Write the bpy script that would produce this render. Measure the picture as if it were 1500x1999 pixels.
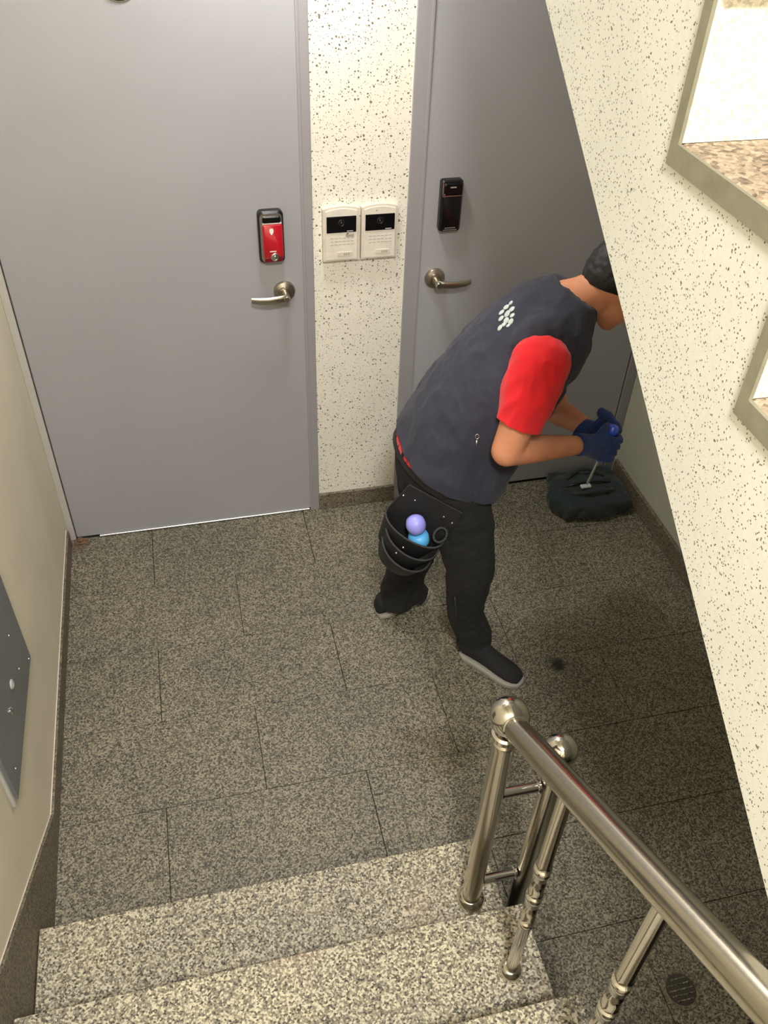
import bpy, bmesh, math, random
from math import pi, sin, cos, radians
from mathutils import Vector, Matrix, noise

random.seed(7)
for o in list(bpy.data.objects):
    bpy.data.objects.remove(o)
scene = bpy.context.scene
COL = scene.collection
V = Vector

# ------------------------------------------------------------------ camera
YAW, TILT, ROLL, FPX, CAMZ = radians(14.761), radians(41.561), radians(2.409), 1700.0, 2.40
_fw = V((sin(YAW) * cos(TILT), cos(YAW) * cos(TILT), -sin(TILT)))
_ri = V((cos(YAW), -sin(YAW), 0))
_up = _ri.cross(_fw)
RI = cos(ROLL) * _ri + sin(ROLL) * _up
UP = -sin(ROLL) * _ri + cos(ROLL) * _up
FW = _fw
cam_data = bpy.data.cameras.new('camera')
cam_data.sensor_fit = 'HORIZONTAL'
cam_data.sensor_width = 36.0
cam_data.lens = FPX / 1500.0 * 36.0
cam_data.clip_start = 0.02
cam = bpy.data.objects.new('camera', cam_data)
COL.objects.link(cam)
mw = Matrix((RI, UP, -FW)).transposed().to_4x4()
mw.translation = V((0, 0, CAMZ))
cam.matrix_world = mw
scene.camera = cam


def P(u, v, x=None, y=None, z=None):
    """photo pixel + one known world coordinate -> world point"""
    d = RI * ((u - 750) / FPX) + UP * ((999.5 - v) / FPX) + FW
    if x is not None:
        t = x / d.x
    elif y is not None:
        t = y / d.y
    else:
        t = (z - CAMZ) / d.z
    return V((0, 0, CAMZ)) + d * t


# ------------------------------------------------------------------ world, exposure
w = bpy.data.worlds.new('world')
scene.world = w
w.use_nodes = True
bgn = w.node_tree.nodes['Background']
bgn.inputs[0].default_value = (1.0, 0.97, 0.9, 1)
bgn.inputs[1].default_value = 0.0
scene.view_settings.view_transform = 'Standard'
scene.view_settings.look = 'None'
scene.view_settings.gamma = 1
scene.view_settings.use_curve_mapping = False
scene.view_settings.exposure = 0.0

LAMP_POS = V((0.06, -0.62, 3.72))
LAMP_W = 122.0
LOBBY_W = 16.0


# ------------------------------------------------------------------ materials
def srgb(r, g, b):
    f = lambda c: (c / 255 / 12.92) if c / 255 <= 0.04045 else ((c / 255 + 0.055) / 1.055) ** 2.4
    return (f(r), f(g), f(b), 1)


def new_mat(name):
    m = bpy.data.materials.new(name)
    m.use_nodes = True
    nt = m.node_tree
    return m, nt, nt.nodes['Principled BSDF']


def N(nt, t, **k):
    n = nt.nodes.new(t)
    for a, b in k.items():
        setattr(n, a, b)
    return n


def ramp(nt, fac, stops, interp='LINEAR'):
    r = N(nt, 'ShaderNodeValToRGB')
    r.color_ramp.interpolation = interp
    el = r.color_ramp.elements
    while len(el) < len(stops):
        el.new(0.5)
    for e, (p, c) in zip(el, stops):
        e.position = p
        e.color = c
    nt.links.new(fac, r.inputs[0])
    return r.outputs[0]


def mixc(nt, a, b, fac, mode='MIX'):
    n = N(nt, 'ShaderNodeMix', data_type='RGBA', blend_type=mode)
    for s, v in ((n.inputs[6], a), (n.inputs[7], b), (n.inputs[0], fac)):
        if hasattr(v, 'is_linked') or isinstance(v, bpy.types.NodeSocket):
            nt.links.new(v, s)
        else:
            s.default_value = v
    return n.outputs[2]


def math_(nt, op, a, b=None, c=None):
    n = N(nt, 'ShaderNodeMath', operation=op)
    for i, v in enumerate((a, b, c)):
        if v is None:
            continue
        if isinstance(v, bpy.types.NodeSocket):
            nt.links.new(v, n.inputs[i])
        else:
            n.inputs[i].default_value = v
    return n.outputs[0]


def pos(nt, scale=(1, 1, 1), obj=False):
    if obj:
        src = N(nt, 'ShaderNodeTexCoord').outputs['Object']
    else:
        src = N(nt, 'ShaderNodeNewGeometry').outputs['Position']
    mp = N(nt, 'ShaderNodeMapping')
    mp.inputs['Scale'].default_value = scale
    nt.links.new(src, mp.inputs[0])
    return mp.outputs[0]


def noise_(nt, vec, scale, detail=2, rough=0.5):
    n = N(nt, 'ShaderNodeTexNoise')
    n.inputs['Scale'].default_value = scale
    n.inputs['Detail'].default_value = detail
    n.inputs['Roughness'].default_value = rough
    nt.links.new(vec, n.inputs['Vector'])
    return n.outputs['Fac']


def voro(nt, vec, scale, rnd=1.0):
    n = N(nt, 'ShaderNodeTexVoronoi')
    n.inputs['Scale'].default_value = scale
    n.inputs['Randomness'].default_value = rnd
    nt.links.new(vec, n.inputs['Vector'])
    return n


def bump(nt, bsdf, h, strength, dist=0.002):
    b = N(nt, 'ShaderNodeBump')
    b.inputs['Strength'].default_value = strength
    b.inputs['Distance'].default_value = dist
    nt.links.new(h, b.inputs['Height'])
    nt.links.new(b.outputs[0], bsdf.inputs['Normal'])


def simple(name, col, rough=0.5, metal=0.0, var=0.06, nscale=30, bumpk=0.0, obj=False, coat=0.0):
    m, nt, b = new_mat(name)
    p = pos(nt, obj=obj)
    n = noise_(nt, p, nscale, 3)
    lo = tuple(c * (1 - var) for c in col[:3]) + (1,)
    hi = tuple(min(1, c * (1 + var)) for c in col[:3]) + (1,)
    nt.links.new(ramp(nt, n, [(0.3, lo), (0.7, hi)]), b.inputs['Base Color'])
    b.inputs['Roughness'].default_value = rough
    b.inputs['Metallic'].default_value = metal
    if coat:
        b.inputs['Coat Weight'].default_value = coat
    if bumpk:
        bump(nt, b, n, bumpk)
    return m


def granite(name, dark, mid, light, scale=170, rough=0.55, stains=False, tint=None):
    m, nt, b = new_mat(name)
    p = pos(nt)
    v1 = voro(nt, p, scale)
    sep = N(nt, 'ShaderNodeSeparateColor')
    nt.links.new(v1.outputs['Color'], sep.inputs[0])
    c = ramp(nt, sep.outputs[0], [(0.0, dark), (0.24, dark), (0.3, mid), (0.62, mid), (0.7, light), (1.0, light)])
    n2 = noise_(nt, p, scale * 0.9, 2)
    c = mixc(nt, c, ramp(nt, n2, [(0.38, dark), (0.62, light)]), 0.32)
    n3 = noise_(nt, p, 2.2, 4, 0.6)
    c = mixc(nt, c, ramp(nt, n3, [(0.3, (0.8, 0.8, 0.82, 1)), (0.7, (1.12, 1.1, 1.04, 1))]), 1.0, 'MULTIPLY')
    if tint:
        n4 = noise_(nt, p, 3.7, 2)
        c = mixc(nt, c, tint, ramp(nt, n4, [(0.58, (0, 0, 0, 1)), (0.75, (0.35, 0.35, 0.35, 1))]))
    if stains:
        for (sx, sy, r, col, amt) in stains:
            sub = N(nt, 'ShaderNodeVectorMath', operation='DISTANCE')
            flat = N(nt, 'ShaderNodeVectorMath', operation='MULTIPLY')
            nt.links.new(p, flat.inputs[0])
            flat.inputs[1].default_value = (1, 1, 0)
            nt.links.new(flat.outputs[0], sub.inputs[0])
            sub.inputs[1].default_value = (sx, sy, 0)
            dd = math_(nt, 'ADD', sub.outputs['Value'], math_(nt, 'MULTIPLY', noise_(nt, p, 45, 2), r * 0.9))
            k = ramp(nt, math_(nt, 'DIVIDE', dd, r * 2), [(0.45, (amt, amt, amt, 1)), (0.85, (0, 0, 0, 1))])
            c = mixc(nt, c, col, k)
    nt.links.new(c, b.inputs['Base Color'])
    b.inputs['Roughness'].default_value = rough
    bump(nt, b, n2, 0.15, 0.001)
    return m


def speckled(name, base, fleck, scale=105, dens=0.36):
    m, nt, b = new_mat(name)
    p = pos(nt)
    c = base
    n0 = noise_(nt, p, 5, 3)
    c = ramp(nt, n0, [(0.3, tuple(x * 0.93 for x in base[:3]) + (1,)), (0.7, base)])
    hs = None
    for sc, thr, st in ((scale, dens, (1, 0.75, 1.0)), (scale * 2.1, dens + 0.02, (1, 0.9, 0.8))):
        pp = pos(nt, st)
        wob = N(nt, 'ShaderNodeTexNoise')
        wob.inputs['Scale'].default_value = sc * 1.5
        nt.links.new(pp, wob.inputs['Vector'])
        add = N(nt, 'ShaderNodeVectorMath', operation='MULTIPLY_ADD')
        nt.links.new(wob.outputs['Color'], add.inputs[0])
        add.inputs[1].default_value = (0.6 / sc,) * 3
        nt.links.new(pp, add.inputs[2])
        v = voro(nt, add.outputs[0], sc)
        sep = N(nt, 'ShaderNodeSeparateColor')
        nt.links.new(v.outputs['Color'], sep.inputs[0])
        r = math_(nt, 'MULTIPLY', math_(nt, 'MAXIMUM', math_(nt, 'SUBTRACT', sep.outputs[0], thr), 0.0), 0.58)
        k = math_(nt, 'LESS_THAN', v.outputs['Distance'], r)
        shade = mixc(nt, fleck, tuple(x * 2.4 for x in fleck[:3]) + (1,), sep.outputs[1])
        c = mixc(nt, c, shade, math_(nt, 'MULTIPLY', k, 0.95))
        hs = k if hs is None else math_(nt, 'ADD', hs, k)
    nt.links.new(c, b.inputs['Base Color'])
    b.inputs['Roughness'].default_value = 0.75
    rough_n = noise_(nt, p, 90, 3)
    bump(nt, b, math_(nt, 'SUBTRACT', rough_n, hs), 0.35, 0.0015)
    return m


def cloth(name, col, var=0.12, fine=900, rough=0.9, sheen=0.12):
    m, nt, b = new_mat(name)
    p = pos(nt)
    n = noise_(nt, p, 14, 4, 0.6)
    n2 = noise_(nt, p, fine, 2)
    lo = tuple(c * (1 - var) for c in col[:3]) + (1,)
    hi = tuple(min(1, c * (1 + var)) for c in col[:3]) + (1,)
    nt.links.new(ramp(nt, n, [(0.3, lo), (0.7, hi)]), b.inputs['Base Color'])
    b.inputs['Roughness'].default_value = rough
    b.inputs['Sheen Weight'].default_value = sheen
    bump(nt, b, math_(nt, 'ADD', math_(nt, 'MULTIPLY', n, 4.0), n2), 0.3, 0.0012)
    return m


def steel(name, col, rough=0.25):
    m, nt, b = new_mat(name)
    p = pos(nt, (1, 1, 1))
    n = noise_(nt, p, 140, 2)
    nt.links.new(ramp(nt, n, [(0.3, tuple(c * 0.93 for c in col[:3]) + (1,)), (0.7, col)]), b.inputs['Base Color'])
    b.inputs['Metallic'].default_value = 1.0
    nt.links.new(math_(nt, 'MULTIPLY_ADD', n, 0.12, rough - 0.06), b.inputs['Roughness'])
    return m


def emit(name, col, s):
    m, nt, b = new_mat(name)
    b.inputs['Base Color'].default_value = col
    b.inputs['Emission Color'].default_value = col
    b.inputs['Emission Strength'].default_value = s
    return m


G_D, G_M, G_L = srgb(62, 60, 54), srgb(118, 114, 100), srgb(168, 163, 146)
M = {}
M['floor'] = granite('granite_floor', srgb(36, 34, 28), srgb(98, 93, 79), srgb(152, 146, 126), 225,
                     stains=[(1.104, 1.716, 0.032, srgb(16, 15, 15), 0.95), (-0.535, 2.655, 0.04, srgb(92, 68, 52), 0.6)])
M['step'] = granite('granite_step', srgb(46, 42, 35), srgb(128, 121, 103), srgb(200, 192, 168), 225, tint=srgb(176, 140, 122))
M['skirt'] = granite('granite_skirting', srgb(62, 55, 45), srgb(106, 98, 83), srgb(138, 130, 112), 230)
M['riser'] = granite('granite_riser', srgb(196, 190, 176), srgb(230, 226, 215), srgb(245, 242, 232), 240)
M['tread_up'] = granite('granite_upper_tread', srgb(92, 78, 64), srgb(150, 132, 112), srgb(184, 166, 144), 150)
M['grout'] = simple('grout', srgb(66, 63, 55), 0.9)
M['speckle'] = speckled('speckled_plaster', srgb(236, 231, 218), srgb(84, 76, 58))
M['speckle_up'] = speckled('speckled_plaster_stair', srgb(222, 222, 214), srgb(84, 78, 62), 145, 0.36)
M['paint'] = simple('beige_paint', srgb(220, 211, 188), 0.7, var=0.05, nscale=4, bumpk=0.05)
M['paint_r'] = simple('greenish_paint', srgb(178, 178, 162), 0.7, var=0.04, nscale=4)
M['ceil'] = simple('ceiling_paint', srgb(225, 222, 212), 0.8)
M['door'] = simple('door_grey_paint', srgb(160, 159, 163), 0.42, var=0.025, nscale=3)
M['frame'] = simple('frame_grey_paint', srgb(150, 147, 150), 0.42, var=0.02, nscale=3)
M['frame_lit'] = simple('lit_frame_paint', srgb(184, 181, 174), 0.5, var=0.02, nscale=3)  # lit copy of the frame paint: light on the left jamb is in the colour
M['gap'] = simple('dark_gasket', srgb(20, 20, 20), 0.8)
M['edge'] = simple('shaded_mortar_edge', srgb(132, 129, 110), 0.75, var=0.1, nscale=40)  # mortar grey, darkened with the shade on the step strips
M['alu'] = steel('aluminium', (0.85, 0.85, 0.86, 1), 0.35)
M['nickel'] = steel('brushed_nickel', (0.50, 0.46, 0.38, 1), 0.3)
M['steel'] = steel('polished_steel', (0.74, 0.71, 0.64, 1), 0.13)
M['steel_rail'] = steel('satin_steel', (0.62, 0.58, 0.49, 1), 0.2)
M['panelgrey'] = simple('panel_grey', srgb(112, 114, 116), 0.45, var=0.06, nscale=6)
M['panelrim'] = simple('panel_rim', srgb(176, 176, 172), 0.45)
M['chrome'] = steel('chrome', (0.85, 0.85, 0.85, 1), 0.1)
M['black'] = simple('black_plastic', srgb(20, 20, 22), 0.3)
M['gloss'] = simple('black_gloss', srgb(10, 10, 12), 0.28)
M['red_pl'] = simple('red_lacquer', srgb(176, 14, 34), 0.2, coat=0.6)
M['red_dk'] = simple('dark_red_lacquer', srgb(112, 12, 26), 0.2, coat=0.6)
M['white'] = simple('white_print', srgb(236, 234, 230), 0.5)
M['silver'] = steel('silver_trim', (0.75, 0.75, 0.74, 1), 0.25)
M['ivory'] = simple('ivory_plastic', srgb(214, 204, 190), 0.5)
M['ivory2'] = simple('ivory_plastic_panel', srgb(224, 216, 204), 0.55)
M['print'] = simple('grey_print', srgb(164, 154, 142), 0.6)
M['skin'] = simple('skin', srgb(210, 142, 108), 0.5, var=0.08, nscale=25, bumpk=0.05)
M['lip'] = simple('lip', srgb(160, 90, 76), 0.5)
M['eye'] = simple('eye_white', srgb(225, 222, 216), 0.3)
M['iris'] = simple('iris', srgb(30, 20, 16), 0.2)
M['hair'] = simple('black_hair', srgb(22, 20, 22), 0.55, nscale=300, var=0.5, bumpk=0.6)
M['vest'] = cloth('navy_vest', srgb(46, 46, 60), sheen=.06)
M['yoke'] = cloth('black_yoke', srgb(38, 40, 46))
M['red'] = cloth('red_shirt', srgb(226, 26, 36), 0.06)
M['trouser'] = cloth('black_trouser', srgb(25, 24, 25), sheen=0)
M['shoe'] = cloth('black_shoe', srgb(28, 27, 28), sheen=0)
M['sole'] = simple('grey_sole', srgb(150, 146, 138), 0.7)
M['glove'] = cloth('blue_glove', srgb(34, 58, 116), 0.2)
M['leather'] = cloth('black_leather', srgb(27, 26, 27), 0.2, rough=0.55, sheen=0)
M['piping'] = cloth('grey_piping', srgb(54, 54, 56), sheen=0)
M['blue'] = simple('blue_plastic', srgb(60, 96, 236), 0.3, coat=0.4)
M['violet'] = simple('violet_plastic', srgb(150, 150, 236), 0.4)
M['cyan'] = simple('cyan_plastic', srgb(92, 178, 240), 0.4)
M['bag'] = cloth('dark_green_canvas', srgb(34, 44, 44), 0.15)
M['tag'] = simple('grey_tag', srgb(190, 198, 196), 0.5)
M['rust'] = simple('rust', srgb(112, 84, 66), 0.8, var=0.3, nscale=60)
M['lamp'] = emit('lamp_diffuser', (1.0, 0.95, 0.86, 1), 6.0)


# ------------------------------------------------------------------ mesh helpers
def obj(name, bm, m, parent=None, smooth=False):
    if isinstance(bm, bmesh.types.BMesh):
        bmesh.ops.recalc_face_normals(bm, faces=bm.faces)
        me = bpy.data.meshes.new(name)
        bm.to_mesh(me)
        bm.free()
    else:
        me = bm
    me.materials.clear()
    me.materials.append(M[m] if isinstance(m, str) else m)
    if smooth:
        for p in me.polygons:
            p.use_smooth = True
        if smooth == 'auto':
            me.set_sharp_from_angle(angle=radians(38))
    o = bpy.data.objects.new(name, me)
    COL.objects.link(o)
    if parent is not None:
        o.parent = parent
    return o


def thing(name, label, cat, loc=(0, 0, 0), group=None):
    o = bpy.data.objects.new(name, None)
    o.empty_display_size = 0.05
    COL.objects.link(o)
    o.location = loc
    o['label'] = label
    o['category'] = cat
    if group:
        o['group'] = group
    return o


def tag(o, label, cat, group=None):
    o['label'] = label
    o['category'] = cat
    if group:
        o['group'] = group
    return o


def struct(o, label=None, cat=None):
    o['kind'] = 'structure'
    if label:
        o['label'] = label
    if cat:
        o['category'] = cat
    return o


def sempty(name, label, cat, loc=(0, 0, 0)):
    return struct(thing(name, label, cat, loc))


def nb():
    return bmesh.new()


def box(bm, lo, hi, bev=0.0, seg=1):
    lo = V(lo); hi = V(hi)
    r = bmesh.ops.create_cube(bm, size=1.0)
    vs = r['verts']
    for v in vs:
        v.co = V((lo.x + (v.co.x + .5) * (hi.x - lo.x), lo.y + (v.co.y + .5) * (hi.y - lo.y), lo.z + (v.co.z + .5) * (hi.z - lo.z)))
    if bev:
        es = list({e for v in vs for e in v.link_edges})
        bmesh.ops.bevel(bm, geom=es, offset=bev, segments=seg, affect='EDGES', profile=0.5)
    return bm


def frame_of(d, ref=None):
    d = V(d).normalized()
    if ref is None:
        ref = V((0, 0, 1)) if abs(d.z) < 0.9 else V((1, 0, 0))
    a = V(ref) - d * V(ref).dot(d)
    a.normalize()
    return a, d.cross(a)


def loft(bm, secs, n=20, cap=True):
    """secs: (centre, vecA, vecB) elliptical rings"""
    rings = []
    for c, a, b in secs:
        rings.append([bm.verts.new(V(c) + V(a) * cos(2 * pi * i / n) + V(b) * sin(2 * pi * i / n)) for i in range(n)])
    for r0, r1 in zip(rings, rings[1:]):
        for i in range(n):
            bm.faces.new((r0[i], r0[(i + 1) % n], r1[(i + 1) % n], r1[i]))
    if cap:
        bm.faces.new(rings[0][::-1])
        bm.faces.new(rings[-1])
    return bm


def tube(bm, pts, rs, n=14, cap=True, ref=None):
    pts = [V(p) for p in pts]
    if not hasattr(rs, '__len__'):
        rs = [rs] * len(pts)
    secs = []
    a = None
    for i, p in enumerate(pts):
        d = (pts[min(i + 1, len(pts) - 1)] - pts[max(i - 1, 0)]).normalized()
        if a is None:
            a, b = frame_of(d, ref)
        else:
            a = (a - d * a.dot(d)).normalized()
            b = d.cross(a)
        secs.append((p, a * rs[i], b * rs[i]))
    return loft(bm, secs, n, cap)


def lathe(bm, base, axis, prof, n=24, ref=None):
    """prof: list of (radius, height along axis)"""
    ax = V(axis).normalized()
    a, b = frame_of(ax, ref)
    return loft(bm, [(V(base) + ax * h, a * max(r, 1e-4), b * max(r, 1e-4)) for r, h in prof], n, True)


def ball(bm, c, r, n=16, rx=None):
    c = V(c)
    res = bmesh.ops.create_uvsphere(bm, u_segments=n, v_segments=max(6, n // 2), radius=1.0)
    R3 = rx if rx is not None else (V((r, 0, 0)), V((0, r, 0)), V((0, 0, r)))
    for v in res['verts']:
        q = v.co.copy()
        v.co = c + R3[0] * q.x + R3[1] * q.y + R3[2] * q.z
    return bm


def prism(bm, pts, off):
    """polygon pts (3D) extruded by vector off"""
    off = V(off)
    a = [bm.verts.new(V(p)) for p in pts]
    b = [bm.verts.new(V(p) + off) for p in pts]
    n = len(pts)
    bm.faces.new(a)
    bm.faces.new(b[::-1])
    for i in range(n):
        bm.faces.new((a[i], b[i], b[(i + 1) % n], a[(i + 1) % n]))
    return bm


def rrect(w, h, r, n=5):
    out = []
    for cx, cy, a0 in ((w / 2 - r, h / 2 - r, 0), (-w / 2 + r, h / 2 - r, 90), (-w / 2 + r, -h / 2 + r, 180), (w / 2 - r, -h / 2 + r, 270)):
        for k in range(n + 1):
            a = radians(a0 + 90 * k / n)
            out.append((cx + r * cos(a), cy + r * sin(a)))
    return out


def plate(bm, cx, cz, y, w, h, r, th, n=5, bev=0.0, tilt=0.0):
    """rounded plate on the door wall: front faces -y, back at y"""
    pts = [(cx + px + tilt * pz, y, cz + pz) for px, pz in rrect(w, h, r, n)]
    if bev:
        a = [V(p) for p in pts]
        b = [V(p) + V((0, -th + bev, 0)) for p in pts]
        k = 1 - 2 * bev / min(w, h)
        c = [V((cx + (p[0] - cx) * (1 - 2 * bev / w), y - th, cz + (p[2] - cz) * (1 - 2 * bev / h))) for p in pts]
        rs = [[bm.verts.new(q) for q in s] for s in (a, b, c)]
        m = len(pts)
        for r0, r1 in zip(rs, rs[1:]):
            for i in range(m):
                bm.faces.new((r0[i], r0[(i + 1) % m], r1[(i + 1) % m], r1[i]))
        bm.faces.new(rs[0][::-1])
        bm.faces.new(rs[-1])
        return bm
    return prism(bm, pts, (0, -th, 0))


def remesh(bm, voxel, it=6, fac=0.5):
    bmesh.ops.recalc_face_normals(bm, faces=bm.faces)
    me = bpy.data.meshes.new('tmp')
    bm.to_mesh(me)
    bm.free()
    o = bpy.data.objects.new('tmp', me)
    COL.objects.link(o)
    r = o.modifiers.new('r', 'REMESH')
    r.mode = 'VOXEL'
    r.voxel_size = voxel
    if it:
        s = o.modifiers.new('s', 'SMOOTH')
        s.iterations = it
        s.factor = fac
    dg = bpy.context.evaluated_depsgraph_get()
    dg.update()
    out = bpy.data.meshes.new_from_object(o.evaluated_get(dg))
    bpy.data.objects.remove(o)
    bpy.data.meshes.remove(me)
    return out


def me_to_bm(me):
    bm = nb()
    bm.from_mesh(me)
    bpy.data.meshes.remove(me)
    return bm


def cut(bm, co, no):
    """drop what lies on the side the normal points to"""
    bmesh.ops.bisect_plane(bm, geom=bm.verts[:] + bm.edges[:] + bm.faces[:], dist=1e-5, plane_co=V(co), plane_no=V(no), clear_outer=True)
    return bm


def shell(bm, th):
    """thicken an open surface inwards"""
    bm.normal_update()
    geom = bmesh.ops.solidify(bm, geom=bm.faces[:], thickness=th)
    return bm


def wrinkle(bm, amp, sc, stretch=(1, 1, 1), seed=0.0, ridged=False):
    bm.normal_update()
    for v in bm.verts:
        q = V((v.co.x * stretch[0], v.co.y * stretch[1], v.co.z * stretch[2])) * sc + V((seed, seed, seed))
        k = noise.noise(q)
        if ridged:
            k = 0.4 - abs(k) * 1.6
        v.co += v.normal * (k * amp)
    return bm


# ================================================================== the setting
XL, XR, YB, YR = -0.565, 1.745, 2.695, -1.40
ZC = 3.80

# floor: a bed and separate granite tiles
floor = obj('floor', box(nb(), (XL - .1, YR - .1, -0.14), (XR + .1, YB + .12, -0.012)), 'grout')
struct(floor, 'speckled grey granite floor tiles of the stair lobby', 'floor')
rows = [2.695, 2.376, 2.068, 1.760, 1.450, 1.150, 0.845, 0.540, 0.235, -0.07]
for k, (y1, y0) in enumerate(zip(rows, rows[1:])):
    off = -0.25 if k % 2 == 0 else 0.05
    xs = [XL] + [off + 0.61 * i for i in range(-1, 5) if XL + 0.08 < off + 0.61 * i < XR - 0.05] + [XR]
    for x0, x1 in zip(xs, xs[1:]):
        g = 0.0010
        dz = random.uniform(-0.0006, 0.0006)
        obj('floor_tile', box(nb(), (x0 + g, y0 + g, -0.012), (x1 - g, y1 - g, 0.0 + dz), 0.0009), 'floor', floor)

# back wall with openings for the two doors
D1L, D1R, F1R = -0.540, 0.400, 0.431
F2L, D2L, D2R = 0.745, 0.793, 1.702
DOORH = 2.08
bm = nb()
box(bm, (XL - .1, YB, DOORH + 0.05), (XR + .1, YB + .12, ZC))
box(bm, (F1R, YB, 0), (F2L, YB + .12, DOORH + 0.05))
wb = struct(obj('wall_back', bm, 'speckle'), 'cream speckled plaster wall between the two grey doors', 'wall')
struct(obj('wall_left', box(nb(), (XL - .1, YR, 0), (XL, YB + .12, ZC)), 'paint'), 'plain beige painted wall on the stair side', 'wall')
struct(obj('wall_right', box(nb(), (XR, YR, 0), (XR + .1, YB + .12, ZC)), 'paint_r'), 'plain greenish grey wall beside the second door', 'wall')
struct(obj('wall_rear', box(nb(), (XL - .1, YR - .1, 0), (XR + .1, YR, ZC)), 'paint'), 'beige wall behind the half landing', 'wall')
struct(obj('ceiling', box(nb(), (XL - .1, YR - .1, ZC), (XR + .1, YB + .12, ZC + .1)), 'ceil'), 'pale ceiling above the stairwell', 'ceiling')
struct(obj('ceiling_lobby', box(nb(), (XL, 2.12, 2.62), (XR, YB, 2.80)), 'ceil'), 'pale slab over the door lobby', 'ceiling')
struct(obj('baseboard_back', box(nb(), (F1R, YB - .012, 0), (F2L, YB, 0.08), 0.002), 'skirt'), 'granite skirting between the doors', 'baseboard')
struct(obj('baseboard_right', box(nb(), (XR - .014, YR, 0), (XR, YB - .03, 0.09), 0.002), 'skirt'), 'granite skirting under the greenish wall', 'baseboard')
ys1, ys0 = 1.45, -0.30
sl = 0.17 / 0.264
bm = nb()
prism(bm, [(XL, YB - .03, 0), (XL, YB - .03, 0.075), (XL, ys1, 0.075), (XL, ys0, 0.075 + sl * (ys1 - ys0)), (XL, ys0, 0)], (0.010, 0, 0))
bl = struct(obj('baseboard_left', bm, 'skirt'), 'granite skirting rising along the stairs on the beige wall', 'baseboard')
bm = nb()
tube(bm, [(XL + .002, YB - .03, .078), (XL + .002, ys1, .078), (XL + .002, ys0, .078 + sl * (ys1 - ys0))], 0.0018, 6)
obj('caulk_bead', bm, 'ivory', bl)


# ---- doors
def door(n, label, fl, dl, dr, fr, hinge_left):
    root = sempty('door_%d' % n, label, 'door', (0, 0, 0))
    yf = YB
    bm = nb()
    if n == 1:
        obj('hinge_jamb', box(nb(), (fl, yf - .006, 0), (dl, yf + .10, DOORH), 0.002), 'frame_lit', root)
    for a, b in ((fl, dl), (dr, fr)):
        if a == fl and n == 1:
            continue
        if b - a > 0.004:
            box(bm, (a, yf - .006, 0), (b, yf + .10, DOORH + .05), 0.002)
    box(bm, (fl, yf - .006, DOORH + .004), (fr, yf + .10, DOORH + .05), 0.002)
    obj('door_frame', bm, 'frame', root)
    obj('door_leaf', box(nb(), (dl + .004, yf - .002, 0.010), (dr - .004, yf + .04, DOORH - 0.002), 0.002), 'door', root)
    bm = nb()
    box(bm, (dl + .0003, yf + .02, 0.003), (dr - .0003, yf + .06, DOORH + .003))
    obj('gasket', bm, 'gap', root)
    return root


d1 = door(1, 'grey steel door with a red keypad lock beside the beige wall', XL, D1L, D1R, F1R, True)
d2 = door(2, 'grey steel door with a black keypad lock behind the worker', F2L, D2L, D2R, XR, False)
obj('door_sweep', box(nb(), (D1L + .09, YB - .008, 0.004), (D1R - .01, YB + .004, 0.0105), 0.001), 'alu', d1)
# frame rebate line on the lock side of each door
obj('rebate_strip', box(nb(), (D1R - .006, YB - .0075, 0.0), (D1R + .004, YB - .002, DOORH), 0.001), 'frame', d1)
obj('rebate_strip', box(nb(), (D2L - .004, YB - .0075, 0.0), (D2L + .005, YB - .002, DOORH), 0.001), 'frame', d2)
# rusty floor pivot at the corner of door 1
bm = nb()
box(bm, (D1L - .006, YB - .035, 0), (D1L + .045, YB - .004, .006), .002)
lathe(bm, (D1L + .016, YB - .018, 0), (0, 0, 1), [(.012, 0), (.012, .014), (.008, .017)], 12)
obj('floor_pivot', bm, 'rust', d1)

# ---- lower flight
SY1, RUN, RISE, XS = 1.082, 0.264, 0.17, 0.597
stair = sempty('staircase', 'granite steps going down to the lobby floor', 'stairs', (0, SY1, 0))
stair.location = (0, 0, 0)
bm = nb()
pts = [(XL + .012, SY1 - .02, 0)]
for k in range(1, 7):
    y = SY1 - RUN * (k - 1)
    pts += [(XL + .012, y - .02, RISE * k - .03)]
    pts += [(XL + .012, y - .02 - (RUN if k < 6 else 0.0), RISE * k - .03)]
pts = pts[:-1] + [(XL + .012, -0.25, RISE * 6 - .03), (XL + .012, -0.25, 0)]
clean = [pts[0]]
for p in pts[1:]:
    if (V(p) - V(clean[-1])).length > 1e-4:
        clean.append(p)
prism(bm, clean, (XS - .006 - XL - .012, 0, 0))
obj('stair_body', bm, 'grout', stair)
tread_me = riser_me = None
for k in range(1, 7):
    y = SY1 - RUN * (k - 1)
    if tread_me is None:
        bm = box(nb(), (XL + .012, -RUN - .02, -.03), (XS, 0, 0), .003, 2)
        o = obj('tread', bm, 'step', stair)
        tread_me = o.data
        bm = box(nb(), (XL + .012, -.02, -RISE + .0), (XS - .002, -.006, -.03))
        r = obj('riser', bm, 'step', stair)
        riser_me = r.data
    else:
        o = bpy.data.objects.new('tread', tread_me); COL.objects.link(o); o.parent = stair
        r = bpy.data.objects.new('riser', riser_me); COL.objects.link(r); r.parent = stair
    o.location = (0, y, RISE * k)
    r.location = (0, y, RISE * k)
# half landing
ZL = RISE * 6
struct(obj('floor_landing', box(nb(), (XL, YR, ZL - .16), (XR, -0.25, ZL), 0.003), 'step'), 'granite half landing at the top of the steps', 'floor')

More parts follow.
